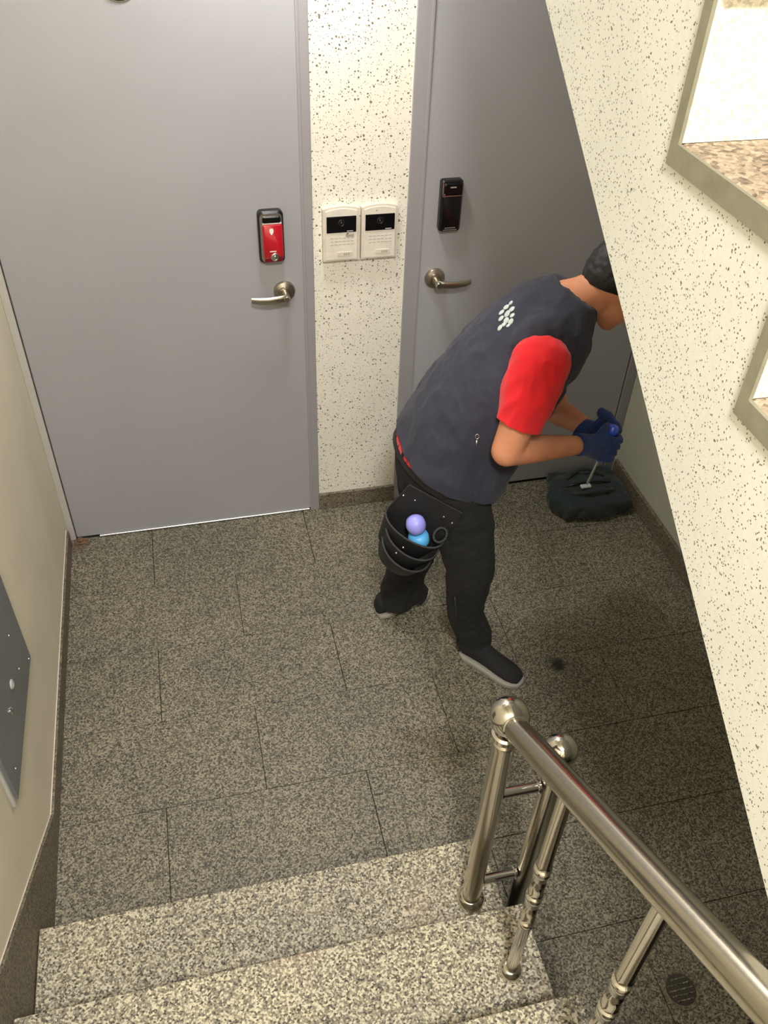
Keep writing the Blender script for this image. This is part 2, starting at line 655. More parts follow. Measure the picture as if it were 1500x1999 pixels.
# ---- upper flight (rises on the right towards the upper floor)
XB = 0.60
TY, TZ, URUN, URISE = 0.957, 2.051, 0.267, 0.187     # inner corner of a known step
up = sempty('upper_staircase', 'cream speckled side of the flight climbing to the next floor', 'stairs')
SO = lambda y: 1.354 + 0.7004 * (y - 0.356)            # sloping underside
top = []
k0 = -5
ks = list(range(-5, 5))
for k in ks:                                            # tread k: top at TZ+k*URISE, back corner at TY+k*URUN
    yb_ = TY + k * URUN
    yf_ = yb_ - URUN
    zt = TZ + k * URISE
    top += [(XB, yf_ + .012, zt - .025), (XB, yb_ + .012, zt - .025)]
ymax = top[-1][1]
ymin = top[0][1]
poly = [(XB, ymin, ZL - .1)] + top + [(XB, ymax, SO(ymax)), (XB, ymin + .05, SO(ymin + .05))]
bm = prism(nb(), poly, (XR - XB, 0, 0))
obj('stringer_wall', bm, 'speckle_up', up)
tme = rme = eme = None
for k in ks:
    yb_ = TY + k * URUN
    zt = TZ + k * URISE
    if tme is None:
        t = obj('tread', box(nb(), (XB - .001, -URUN - .022, -.028), (XR, 0.004, 0), .006, 2), 'tread_up', up)
        r = obj('riser', box(nb(), (XB - .001, -.0, 0), (XR, .018, URISE - .028)), 'riser', up)
        e = obj('step_edge', prism(nb(), [(XB - .005, -URUN - .004, -.001), (XB - .005, -URUN - .004, -.029), (XB - .005, .017, -.029), (XB - .005, .017, URISE - .027), (XB - .005, -.001, URISE - .027), (XB - .005, -.001, -.001)], (.005, 0, 0)), 'edge', up)
        tme, rme, eme = t.data, r.data, e.data
    else:
        t = bpy.data.objects.new('tread', tme); COL.objects.link(t); t.parent = up
        r = bpy.data.objects.new('riser', rme); COL.objects.link(r); r.parent = up
        e = bpy.data.objects.new('step_edge', eme); COL.objects.link(e); e.parent = up
    for q in (t, r, e):
        q.location = (0, yb_, zt)

# ================================================================== handrail
rail = thing('stair_railing', 'polished steel handrail with ball newel posts and turned balusters on the granite steps', 'railing', (0.517, 0.924, RISE))
RX, PY = 0.517, 0.924


def local(root, o):
    """keep mesh in world coordinates though parented to a moved Empty"""
    o.location = -root.location
    return o


def rpart(name, bm, m, parent=rail, smooth='auto'):
    o = obj(name, bm, m, parent, smooth)
    if parent is rail:
        local(rail, o)
    return o


post = rpart('newel_post', lathe(nb(), (RX, PY, RISE), (0, 0, 1), [(.024, 0), (.024, .70), (.0245, .702), (.0245, .712), (.018, .720), (.018, .735)], 28), 'steel_rail')
rpart('base_flange', lathe(nb(), (RX, PY, RISE), (0, 0, 1), [(.037, 0), (.037, .008), (.034, .018), (.027, .024), (.024, .026)], 28), 'steel', rail)
rpart('collar', lathe(nb(), (RX, PY, RISE + .725), (0, 0, 1), [(.024, 0), (.029, .004), (.029, .016), (.024, .02)], 28), 'steel', rail)
bm = ball(nb(), (RX, PY, .965), .041, 28)
rpart('ball_finial', bm, 'steel', rail, True)
# rail tube
ra = V((RX, PY - .025, .968)); rb = V((RX, .24, 1.389))
rdir = (rb - ra).normalized()
rend = ra + rdir * ((-.10 - ra.y) / rdir.y)
rpart('handrail', lathe(nb(), ra, rdir, [(.0255, 0), (.0255, (rend - ra).length)], 32), 'steel_rail')
rpart('collar', lathe(nb(), ra, rdir, [(.0255, .004), (.0275, .006), (.0275, .015), (.0255, .017)], 32), 'steel')


def baluster(y, z0):
    b = nb()
    ztop = ra.z + (y - ra.y) / rdir.y * rdir.z - .02
    H = ztop - z0
    prof = [(.0135, 0)]
    c = H * .50
    def ring(h):
        return [(.0135, h - .022), (.0165, h - .017), (.0165, h - .010), (.0135, h - .006), (.0175, h - .001), (.0175, h + .005), (.0135, h + .009), (.0160, h + .014), (.0135, h + .019)]
    for h, nx in ((c - .11, c), (c, c + .11), (c + .11, None)):
        prof += ring(h)
        if nx:
            mid = (h + nx) / 2
            prof += [(.0148, mid - .020), (.0108, mid - .010), (.0150, mid), (.0108, mid + .010), (.0148, mid + .020)]
    prof += [(.0135, H)]
    prof.sort(key=lambda t: t[1])
    lathe(b, (RX, y, z0), (0, 0, 1), prof, 20)
    p = rpart('baluster', b, 'steel')
    fl = obj('base_flange', lathe(nb(), (RX, y, z0), (0, 0, 1), [(.028, 0), (.028, .006), (.024, .016), (.018, .022), (.0135, .024)], 24), 'steel', p, 'auto')
    return p


for k in (2, 3, 4):
    baluster(.679 - .266 * (k - 2), RISE * k)

# second newel, standing on the lobby floor just beside the steps, tied to the first by two bars
p2 = rpart('outer_newel_post', lathe(nb(), (.654, PY, 0), (0, 0, 1), [(.024, 0), (.024, .77)], 28), 'steel_rail')
obj('collar', lathe(nb(), (.654, PY, .752), (0, 0, 1), [(.024, 0), (.028, .004), (.028, .014), (.022, .02)], 28), 'steel', p2, 'auto')
obj('ball_finial', ball(nb(), (.654, PY, .806), .037, 24), 'steel', p2, True)
obj('base_flange', lathe(nb(), (.654, PY, 0), (0, 0, 1), [(.037, 0), (.037, .008), (.027, .022), (.024, .024)], 24), 'steel', p2, 'auto')
for z in (.672, .268):
    bm = lathe(nb(), (.5405, PY, z), (1, 0, 0), [(.012, 0), (.012, .080), (.017, .082), (.017, .087), (.012, .0895)], 16)
    rpart('tie_bar', bm, 'chrome')

# ================================================================== door furniture
def lever(root_label, cx, cz, s):
    r = thing('door_lever', root_label, 'door handle', (cx, YB - .006, cz))
    bm = lathe(nb(), (0, .004, 0), (0, -1, 0), [(.037, 0), (.037, .004), (.034, .010), (.022, .015), (.021, .02), (.018, .021)], 32)
    obj('rosette', bm, 'nickel', r, 'auto')
    bm = lathe(nb(), (0, -.012, 0), (0, -1, 0), [(.013, 0), (.012, .03), (.0125, .044), (.009, .05)], 20)
    obj('spindle', bm, 'nickel', r, 'auto')
    bm = nb()
    pts = [(0, -.05, 0), (s * .02, -.053, -.0015), (s * .06, -.056, -.003), (s * .095, -.054, -.001), (s * .117, -.05, .002)]
    secs = []
    for i, (p, a, b) in enumerate(zip(pts, (.0135, .0135, .013, .012, .009), (.0075, .0072, .006, .0055, .004))):
        secs.append((p, V((0, 0, a)), V((0, b, 0))))
    loft(bm, [(V(pts[0]) - V((s * .011, 0, 0)), V((0, 0, .007)), V((0, .004, 0)))] + secs, 16)
    obj('lever_arm', bm, 'nickel', r, 'auto')
    return r


lever('brushed nickel lever handle on the door with the red lock', .329, .996, -1)
lever('brushed nickel lever handle on the door with the black lock', .856, 1.0, 1)

# red keypad lock
DY = YB - .002
lk = thing('keypad_lock', 'red and black electronic keypad lock above the left lever', 'door lock', (.293, DY, 1.197))
obj('lock_body', plate(nb(), 0, 0, 0, .082, .172, .016, .026, 6, .006), 'black', lk, 'auto')
obj('silver_rim', plate(nb(), -.0, 0, -.0255, .070, .160, .013, .0022, 6), 'silver', lk)
obj('red_cover', plate(nb(), .004, -.010, -.0276, .064, .112, .006, .007, 5, .003), 'red_pl', lk, 'auto')
obj('black_window', plate(nb(), .002, .061, -.0276, .058, .020, .006, .006, 5, .002), 'gloss', lk, 'auto')
obj('white_line', box(nb(), (-.026, -.0305, .0468), (.033, -.0276, .0502)), 'white', lk)
obj('lower_cover', plate(nb(), .003, -.072, -.0276, .058, .016, .006, .006, 5, .002), 'red_dk', lk, 'auto')
bm = lathe(nb(), (.008, -.0335, -.062), (0, -1, 0), [(.014, 0), (.014, .003), (.011, .0045), (.0085, .0045), (.0085, .003), (.005, .003), (.005, .0055), (.001, .006)], 24)
obj('key_cover', bm, 'silver', lk, 'auto')
bm = prism(nb(), [(x, -.0346, z + .024) for x, z in ((0, .011), (.006, .008), (.0065, 0), (.003, -.008), (0, -.011), (-.003, -.008), (-.0065, 0), (-.006, .008))], (0, -.001, 0))
obj('crest', bm, 'white', lk)
bm = nb()
for i in range(5):
    box(bm, (-.008 + i * .0042, -.0354, -.044), (-.0048 + i * .0042, -.0346, -.0405))
obj('lettering', bm, 'white', lk)

# black keypad lock
l2 = thing('keypad_lock', 'black electronic keypad lock above the right lever', 'door lock', (.887, DY, 1.262))
obj('lock_body', plate(nb(), 0, 0, 0, .074, .170, .010, .024, 5, .004), 'black', l2, 'auto')
obj('slide_cover', plate(nb(), 0, -.023, -.024, .064, .118, .005, .006, 5, .002), 'gloss', l2, 'auto')
obj('head_window', plate(nb(), 0, .059, -.024, .064, .040, .008, .010, 5, .004), 'gloss', l2, 'auto')
bm = nb()
box(bm, (-.034, -.0335, .036), (.034, -.024, .0395))
box(bm, (-.034, -.0325, .036), (-.0315, -.024, .078))
box(bm, (.0315, -.0325, .036), (.034, -.024, .078))
obj('silver_trim', bm, 'silver', l2)
bm = nb()
for i in range(7):
    box(bm, (-.018 + i * .0053, -.0306, -.072), (-.0145 + i * .0053, -.030, -.0695))
box(bm, (-.024, -.0306, -.078), (.024, -.030, -.0768))
obj('lettering', bm, 'print', l2)
bm = box(nb(), (-.010, -.0346, .064), (.010, -.034, .068))
obj('lettering', bm, 'print', l2)


# intercoms
def intercom(label, cx, s):
    r = thing('door_intercom', label, 'intercom', (cx, YB, 1.190))
    w_, h_ = .121, .184
    pts = []
    for i in range(13):                         # arched top
        t = -1 + i / 6
        pts.append((t * w_ / 2, h_ / 2 - .009 * t * t))
    pts = [(w_ / 2, -h_ / 2), ] + pts[::-1] + [(-w_ / 2, -h_ / 2)]
    obj('housing', prism(nb(), [(x, 0, z) for x, z in pts], (0, -.020, 0)), 'ivory', r)
    p2 = [(x * .86, z * .93) for x, z in pts]
    obj('face_plate', prism(nb(), [(x, -.020, z) for x, z in p2], (0, -.005, 0)), 'ivory2', r)
    obj('camera_window', box(nb(), (-.049, -.0275, .008), (.049, -.025, .062), .001), 'gloss', r)
    bm = lathe(nb(), (0, -.0275, .040), (0, -1, 0), [(.012, 0), (.012, .002), (.009, .003), (.006, .0015)], 20)
    obj('lens', bm, 'black', r, 'auto')
    obj('lens_glass', ball(nb(), (0, -.0275, .040), .0055, 10), 'gloss', r, True)
    bm = nb()
    for i in range(5):
        box(bm, (.018 + i * .0042, -.0281, .0115), (.021 + i * .0042, -.0275, .0135))
    obj('lettering', bm, 'white', r)
    obj('call_button', plate(nb(), .012, -.066, -.025, .05, .013, .004, .002, 4), 'ivory', r)
    bm = nb()
    for j in range(3):
        for i in range(6):
            box(bm, (-.036 + i * .0135, -.0256, -.012 - j * .011), (-.0265 + i * .0135, -.025, -.0105 - j * .011))
    obj('speaker_slots', bm, 'print', r)
    bm = nb()
    for i in range(3):
        box(bm, (.008 + i * .007, -.0275, -.069), (.0125 + i * .007, -.027, -.063))
    obj('button_lettering', bm, 'print', r)
    if s:
        obj('smudge_label', box(nb(), (.014, -.0258, -.008), (.042, -.025, .0)), 'print', r)
        obj('status_mark', box(nb(), (.017, -.0258, .001), (.023, -.025, .004)), 'black', r)
    else:
        obj('indicator', lathe(nb(), (-.012, -.025, .074), (0, -1, 0), [(.0025, 0), (.0025, .001)], 10), 'print', r)
    return r


intercom('ivory video intercom beside the left door frame, with a printed label', .521, True)
intercom('ivory video intercom beside the right door frame, without a label', .649, False)

# dark round plaque at the top of door 1
pl = thing('door_plaque', 'dark round plaque high on the door with the red lock', 'plaque', (-.068, YB - .002, 1.912))
obj('disc', lathe(nb(), (0, 0, 0), (0, -1, 0), [(.048, 0), (.048, .004), (.046, .006)], 32), 'black', pl, 'auto')
obj('rim', lathe(nb(), (0, 0, 0), (0, -1, 0), [(.052, 0), (.052, .003), (.05, .0035)], 32), 'silver', pl, 'auto')

# ================================================================== grey wall cabinet on the left wall
cb = thing('wall_cabinet', 'grey metal cabinet with a round lock on the beige wall', 'cabinet', (XL, 1.49, .455))
cb.location = (0, 0, 0)
obj('cabinet_frame', box(nb(), (XL, 1.262, .440), (XL + .010, 1.722, 1.06), .002), 'panelrim', cb)
cd = obj('cabinet_door', box(nb(), (XL + .010, 1.275, .452), (XL + .016, 1.722, 1.05), .001), 'panelgrey', cb)
for yy, zz, r_ in ((1.44, .585, .011), (1.51, .60, .013)):
    bm = lathe(nb(), (XL + .016, yy, zz), (1, 0, 0), [(r_, 0), (r_, .003), (r_ * .7, .005), (r_ * .4, .003)], 18)
    obj('lock', bm, 'chrome' if r_ < .012 else 'panelrim', cd, 'auto')
for yy, zz in ((1.60, .55), (1.62, .66), (1.33, .50), (1.70, .47)):
    obj('screw', ball(nb(), (XL + .016, yy, zz), .0035, 8), 'chrome', cd, True)

# ================================================================== floor drain
dr = thing('floor_drain', 'round metal drain cover in the granite floor', 'drain', P(1330, 1932, z=0))
obj('drain_rim', lathe(nb(), (0, 0, 0), (0, 0, 1), [(.050, -.004), (.050, .0015), (.048, .0025), (.041, .0025), (.040, .001)], 36), 'skirt', dr, 'auto')
bm = lathe(nb(), (0, 0, 0), (0, 0, 1), [(.039, -.004), (.039, .0012), (.037, .002)], 32)
obj('cover', bm, 'grout', dr, 'auto')
for i in range(5):
    hw = math.sqrt(.034 ** 2 - (-.026 + i * .013) ** 2)
    obj('grate_bar', box(nb(), (-hw, -.028 + i * .013, .001), (hw, -.024 + i * .013, .0035), .001), 'floor', dr)

# ================================================================== the worker
LAT = V((0.06, 1.0, 0.0)).normalized()


def torso_secs(inf=0.0, lo=0, hi=99):
    S = [((.668, 1.915, .735), .112, .165),
         ((.662, 1.915, .800), .124, .176),
         ((.664, 1.915, .865), .126, .176),
         ((.692, 1.915, .935), .118, .165),
         ((.728, 1.915, 1.000), .114, .160),
         ((.778, 1.912, 1.065), .117, .165),
         ((.826, 1.910, 1.125), .120, .174),
         ((.872, 1.908, 1.175), .117, .176),
         ((.916, 1.906, 1.225), .108, .172),
         ((.952, 1.905, 1.272), .092, .150),
         ((.978, 1.905, 1.310), .072, .108),
         ((.996, 1.905, 1.338), .055, .068)]
    out = []
    for i, (c, a, b) in enumerate(S):
        if not (lo <= i <= hi):
            continue
        d = (V(S[min(i + 1, len(S) - 1)][0]) - V(S[max(i - 1, 0)][0])).normalized()
        nrm = LAT.cross(d).normalized()
        out.append((c, nrm * (a + inf), LAT * (b + inf)))
    return out


# joints taken from the photo, each at the depth of the limb it belongs to
SH_R = P(1058, 704, y=1.745)
EL_R = P(990, 880, y=1.705)
WR_R = P(1140, 868, y=1.775)
SH_L = V((.945, 2.055, 1.175))
EL_L = P(1085, 800, y=2.09)
WR_L = P(1150, 838, y=1.915)
TIP = P(1146, 946, y=1.800)
BUTT = P(1200, 832, y=1.815)
GRIP = P(1184, 868, y=1.808)
AX = (TIP - BUTT).normalized()
HD = P(1212, 552, y=1.90)
FH = V((.80, -.04, -.60)).normalized()
UH = (V((.60, 0, .80)) - FH * V((.60, 0, .80)).dot(FH)).normalized()
LH = UH.cross(FH)
NECK0 = V((.955, 1.905, 1.30))
NECK1 = HD - FH * .035 - UH * .05
KN_R = P(918, 1105, y=1.790)
SN_R = P(908, 1195, y=1.825)
AN_R = P(925, 1246, z=.085)
HP_R = V((.675, 1.830, .80))
HP_L = V((.655, 2.000, .80))
AN_L = P(776, 1165, z=.085)
KN_L = (HP_L + AN_L) / 2 + V((.045, -.01, .02))


def arm(bm, sh, el, wr, inf=0.0):
    m1 = sh.lerp(el, .5)
    m2 = el.lerp(wr, .28)
    m3 = el.lerp(wr, .65)
    tube(bm, [sh, m1, sh.lerp(el, .85), el], [.056 + inf, .050 + inf, .045 + inf, .043 + inf], 16)
    tube(bm, [el, m2, m3, wr], [.043 + inf, .041 + inf, .033 + inf, .026 + inf], 16)
    ball(bm, el, .044 + inf, 14)
    ball(bm, sh, .058 + inf, 14)


bm = nb()
loft(bm, torso_secs(-.012), 28)
arm(bm, SH_R, EL_R, WR_R)
arm(bm, SH_L, EL_L, WR_L)
for h, k, a in ((HP_R, KN_R, AN_R), (HP_L, KN_L, AN_L)):
    tube(bm, [h + V((0, 0, .03)), h.lerp(k, .5), k], [.088, .072, .055], 16)
    ball(bm, k, .055, 12)
    m_ = SN_R if a is AN_R else k.lerp(a, .6)
    tube(bm, [k, m_, a, a - V((0, 0, .05))], [.053, .040, .034, .034], 16)
tube(bm, [NECK0, NECK0.lerp(NECK1, .55), NECK1], [.066, .056, .056], 18)
# head: skull, jaw, nose, brow, chin, ears
ball(bm, HD + UH * .018 - FH * .012, 0, 22, (FH * .094, LH * .074, UH * .098))
ball(bm, HD + FH * .022 - UH * .045, 0, 18, (FH * .068, LH * .060, UH * .070))
ball(bm, HD + FH * .052 - UH * .098, 0, 12, (FH * .028, LH * .030, UH * .024))
tube(bm, [HD + FH * .080 + UH * .018, HD + FH * .096 - UH * .010, HD + FH * .104 - UH * .026, HD + FH * .084 - UH * .034], [.010, .012, .015, .012], 10)
for s in (-1, 1):
    ball(bm, HD + FH * .070 + LH * (s * .030) + UH * .030, 0, 10, (FH * .016, LH * .024, UH * .008))
    ball(bm, HD + FH * .062 + LH * (s * .036) - UH * .022, 0, 10, (FH * .022, LH * .022, UH * .020))
    ball(bm, HD - FH * .008 + LH * (s * .076) - UH * .006, 0, 12, (FH * .016 - LH * (s * .006), LH * .007, UH * .031))
    ball(bm, HD - FH * .002 + LH * (s * .077) - UH * .030, 0, 10, (FH * .009, LH * .006, UH * .012))
# hands inside the gloves
ball(bm, WR_R.lerp(GRIP, .45), .026, 10)
tube(bm, [WR_R, WR_R.lerp(GRIP, .5)], [.026, .026], 12)
me = remesh(bm, .0065, 5)
person = obj('person', me, 'skin', None, True)
tag(person, 'worker in navy vest, red shirt and blue gloves bending forward with a screwdriver', 'person')


def pp(name, bm, m, smooth=True, parent=person):
    return obj(name, bm, m, parent, smooth)


# face details
for s in (-1, 1):
    e = pp('eye', ball(nb(), HD + FH * .066 + LH * (s * .031) + UH * .012, 0, 12, (FH * .013, LH * .015, UH * .010)), 'eye')
    obj('iris', ball(nb(), HD + FH * .0765 + LH * (s * .031) + UH * .011, 0, 10, (FH * .004, LH * .006, UH * .006)), 'iris', e, True)
    pp('eyebrow', tube(nb(), [HD + FH * .079 + LH * (s * .014) + UH * .033, HD + FH * .080 + LH * (s * .030) + UH * .038, HD + FH * .070 + LH * (s * .046) + UH * .034], [.003, .004, .002], 8), 'hair')
pp('mouth', tube(nb(), [HD + FH * .070 - LH * .024 - UH * .064, HD + FH * .0825 - UH * .061, HD + FH * .070 + LH * .024 - UH * .064], [.003, .006, .003], 8), 'lip')

# hair: cap over skull, kept behind the hairline
bm = nb()
ball(bm, HD + UH * .024 - FH * .016, 0, 40, (FH * .101, LH * .081, UH * .104))
ball(bm, HD + UH * .000 - FH * .050, 0, 30, (FH * .062, LH * .070, UH * .072))
me = remesh(bm, .005, 3)
bm = me_to_bm(me)
wrinkle(bm, .0025, 70, seed=3.1)
cut(bm, HD + FH * .060 + UH * .05, (FH * .85 - UH * .52))
cut(bm, HD - UH * .030 - FH * .05, (-UH * .92 + FH * .38))
cut(bm, HD + FH * .012 - UH * .0, (FH * .55 - UH * .83))
pp('hair', shell(bm, .012), 'hair')

# ---- trousers
bm = nb()
loft(bm, torso_secs(.001, 0, 4), 26)
tube(bm, [HP_R + V((0, 0, .02)), HP_R.lerp(KN_R, .5) + V((.01, 0, 0)), KN_R, KN_R.lerp(SN_R, .5), SN_R, AN_R + V((0, 0, .015)), AN_R - V((0, 0, .028))],
     [.103, .092, .077, .068, .059, .060, .064], 20)
tube(bm, [HP_L + V((0, 0, .02)), HP_L.lerp(KN_L, .5), KN_L, KN_L.lerp(AN_L, .5), AN_L + V((0, 0, .05)), AN_L - V((0, 0, .028))],
     [.103, .090, .077, .068, .062, .064], 20)
tube(bm, [KN_L.lerp(AN_L, .55), AN_L + V((.055, .012, .01)), AN_L + V((.075, .02, -.03))], [.05, .052, .050], 16)
me = remesh(bm, .007, 6)
bm = me_to_bm(me)
wrinkle(bm, .006, 9, (1, 1, 1.7), 4.0)
wrinkle(bm, .004, 24, (1, 1, 1.5), 9.0, True)
for k in range(1):
    cut(bm, (0, 0, .060), (0, 0, -1))
cut(bm, (.70, 1.9, .985), (.45, 0, .9))
tr = pp('trousers', bm, 'trouser')
# side seam of the near leg
bm = tube(nb(), [P(888, 1165, y=1.752), P(891, 1195, y=1.768), P(893, 1225, y=1.785)], .002, 6)
obj('side_seam', bm, 'piping', tr, True)

# ---- red shirt: body shows only as a strip under the vest, sleeves in full
HEMN = V((.46, -.18, 1.0)).normalized()       # hem plane: drops towards the front
HEMC = V((.55, 1.88, .905))
bm = nb()
loft(bm, torso_secs(.003), 28)
me = remesh(bm, .008, 2)
bm = me_to_bm(me)
SHN = V((.12, 0, 1.0)).normalized()
cut(bm, (.60, 1.83, .868), -SHN)
cut(bm, HEMC + HEMN * .07, HEMN)
pp('shirt_body', bm, 'red')


def sleeve(sh, el, endk, out):
    bm = nb()
    d = (el - sh).normalized()
    pts = [sh - d * .025 + out * .0, sh + d * .02, sh.lerp(el, .35), sh.lerp(el, .6), sh.lerp(el, endk + .15)]
    a, b = frame_of(d, V((1, 0, 0)))
    rs = [(.062, .056), (.079, .070), (.076, .066), (.068, .063), (.066, .064)]
    loft(bm, [(p, a * r0, b * r1) for p, (r0, r1) in zip(pts, rs)], 24)
    ball(bm, sh + d * .005, 0, 20, (a * .080, b * .068, d * .070))
    me = remesh(bm, .006, 5)
    bm = me_to_bm(me)
    wrinkle(bm, .005, 16, (1, 1, .6), 2.0)
    wrinkle(bm, .006, 22, (1.3, 1.3, .45), 6.0, True)
    hem = (d + V((-.10, 0, 0))).normalized()
    cut(bm, sh.lerp(el, endk), hem)
    s = pp('shirt_sleeve', shell(bm, .004), 'red')
    return s


sleeve(SH_R, EL_R, .68, V((0, -1, 0)))
sleeve(SH_L, EL_L, .66, V((0, 1, 0)))

# ---- vest
bm = nb()
loft(bm, torso_secs(.016), 30)
for sh in (SH_R, SH_L):
    s = 1 if sh.y > 1.9 else -1
    ball(bm, sh.lerp(V((.93, 1.905, 1.27)), .42), 0, 16, (V((.088, 0, .05)), V((0, .070, 0)), V((-.045, 0, .070))))
# loose front panel hanging down from the chest
tube(bm, [(.925, 1.87, 1.12), (.845, 1.85, .98), (.775, 1.84, .84), (.745, 1.84, .74)], [.080, .085, .085, .080], 18)
tube(bm, [(.925, 1.96, 1.12), (.845, 1.97, .98), (.775, 1.98, .84), (.745, 1.98, .74)], [.080, .085, .085, .08], 18)
tube(bm, [(.735, 1.815, .98), (.735, 1.812, .86), (.735, 1.812, .74)], [.070, .076, .076], 18)
me = remesh(bm, .007, 9)
bm = me_to_bm(me)
wrinkle(bm, .010, 6, (1, 1, .8), 12.0)
wrinkle(bm, .007, 15, (1.2, 1, .6), 21.0, True)
wrinkle(bm, .003, 40, (1.2, 1, .5), 31.0, True)
cut(bm, HEMC, -HEMN)
cut(bm, (.994, 1.905, 1.352), V((.62, 0, .78)))
vest = pp('vest', shell(bm, .004), 'vest')
# collar stand
bm = nb()
cc = V((.984, 1.905, 1.318)); cd_ = V((.66, 0, .75)).normalized()
a = LAT; b = cd_.cross(a).normalized()
tube(bm, [cc + a * (.080 * cos(t)) + b * (.066 * sin(t)) + cd_ * (.004 * sin(t)) for t in [2 * pi * i / 28 for i in range(29)]], .008, 8)
obj('collar', bm, 'yoke', vest, True)

dgr = bpy.context.evaluated_depsgraph_get()


def hit(o, u, v, lift=0.0):
    """point of object o seen at a photo pixel, lifted off its surface"""
    d = (RI * ((u - 750) / FPX) + UP * ((999.5 - v) / FPX) + FW).normalized()
    ok, loc, nor, _ = o.ray_cast(V((0, 0, CAMZ)), d)
    if not ok:
        return None, None
    if nor.dot(d) > 0:
        nor = -nor
    return loc + nor * lift, nor


# pale printed emblem on the back of the vest: a cluster of small ovals
bm = nb()
for (u, v, r) in ((998, 592, 5), (989, 600, 6), (1000, 604, 6), (980, 610, 6), (991, 613, 7), (1001, 616, 5), (979, 622, 6), (989, 626, 6), (998, 628, 6), (984, 634, 5), (977, 640, 6), (993, 636, 4)):
    p, nrm = hit(vest, u, v, .001)
    if p is None:
        continue
    a, b = frame_of(nrm)
    k = r * .00128
    ball(bm, p, 0, 10, (a * k * 1.25, b * k, nrm * .0022))
obj('emblem', bm, 'tag', vest, True)
p, nrm = hit(vest, 931, 858, .003)
if p is not None:
    bm = nb()
    a, b = frame_of(nrm)
    tube(bm, [p + a * (.007 * cos(t)) + b * (.005 * sin(t)) + a * .010 for t in [2 * pi * i / 14 for i in range(15)]], .0014, 6)
    tube(bm, [p, p - a * .020], .0024, 6)
    obj('zip_pull', bm, 'silver', vest, True)


# ---- shoes
def shoe(heel, toe):
    heel = V((heel.x, heel.y, 0)); toe = V((toe.x, toe.y, 0))
    f = (toe - heel); L = f.length; f.normalize()
    s = V((0, 0, 1)).cross(f)
    def outline(g=0.0):
        pr = [(-.0, .020), (.03, .032), (.10, .034), (.17, .041), (.21, .043), (.245, .036), (.265, .022), (.272, .006)]
        pts = [(x / .272 * L, w_ + g) for x, w_ in pr]
        return [(x, w_) for x, w_ in pts] + [(x, -w_) for x, w_ in pts[::-1]]
    bm = nb()
    o1 = outline(.003)
    prism(bm, [heel + f * x + s * y for x, y in o1], V((0, 0, .022)))
    me = remesh(bm, .005, 3)
    bm = me_to_bm(me)
    root = pp('shoe', nb_loft_upper(heel, f, s, L), 'shoe')
    obj('sole', bm, 'sole', root, True)
    return root


def nb_loft_upper(heel, f, s, L):
    bm = nb()
    k = L / .272
    secs = []
    for x, hw, z0, z1 in ((-.002, .022, .018, .085), (.02, .032, .016, .105), (.06, .034, .016, .112), (.10, .034, .016, .100), (.14, .036, .016, .080), (.18, .040, .016, .066), (.215, .041, .016, .056), (.245, .034, .016, .046), (.262, .022, .018, .036)):
        c = heel + f * (x * k) + V((0, 0, (z0 + z1) / 2))
        secs.append((c, s * hw, V((0, 0, (z1 - z0) / 2))))
    loft(bm, secs, 22)
    return me_to_bm(remesh(bm, .005, 5))


hR = P(893, 1284, z=.0); tR = P(1015, 1346, z=.0)
n_ = V((0, 0, 1)).cross((tR - hR).normalized()) * .030
shoe(hR + n_, tR + n_ * .6)
hL = P(744, 1212, z=.0); tL = P(842, 1160, z=.0)
n_ = V((0, 0, 1)).cross((tL - hL).normalized()) * .026
shoe(hL + n_, tL + n_)


# ---- gloves: palm, four curled fingers and a thumb closed round the grip
def glove(G, W, ax, side, open_=0.0):
    u_ = (G - W); u_ = (u_ - ax * u_.dot(ax)).normalized()
    v_ = ax.cross(u_).normalized()
    if v_.dot(side) < 0:
        v_ = -v_
    bm = nb()
    # back of the hand and palm
    pc = G - u_ * .040 + v_ * .004
    loft(bm, [(W, v_ * .029, ax * .031), (W.lerp(pc, .5), v_ * .026, ax * .036), (pc, v_ * .024, ax * .042), (pc + u_ * .022 + v_ * .012, v_ * .016, ax * .041)], 18)
    # cuff
    d = (W - G).normalized()
    loft(bm, [(W - d * .01, v_ * .031, ax * .032), (W + d * .03, v_ * .033, ax * .034)], 18)
    R0 = .0245 + open_
    for i, (s_, ln) in enumerate(((-.033, 225), (-.011, 240), (.011, 232), (.032, 205))):
        pts = []; rs = []
        m = 9
        for k in range(m + 1):
            t = k / m
            an = radians(152 - ln * t)
            rr = R0 + .007 * (1 - t) + (.003 if k in (3, 6) else 0)
            pts.append(G + ax * (s_ * (1 - .12 * t)) + u_ * (cos(an) * rr) + v_ * (sin(an) * rr))
            rs.append(.0108 - .0022 * t)
        tube(bm, pts, rs, 10)
        ball(bm, pts[-1], rs[-1], 8)
    # thumb leaves the side of the palm and closes over the fingers
    th = [pc - ax * .036 - u_ * .012, G - ax * .050 - u_ * .020 - v_ * .012, G - ax * .048 + u_ * .004 - v_ * .024, G - ax * .038 + u_ * .022 - v_ * .022]
    tube(bm, th, [.016, .0135, .0115, .0095], 10)
    ball(bm, th[-1], .0095, 8)
    me = remesh(bm, .0032, 3)
    return pp('glove', me, 'glove')


glove(GRIP, WR_R, AX, V((0, -1, .2)))
G2 = GRIP + V((.030, .070, -.012))
glove(G2, WR_L, (AX + V((-.25, .1, 0))).normalized(), V((.2, 1, .3)))

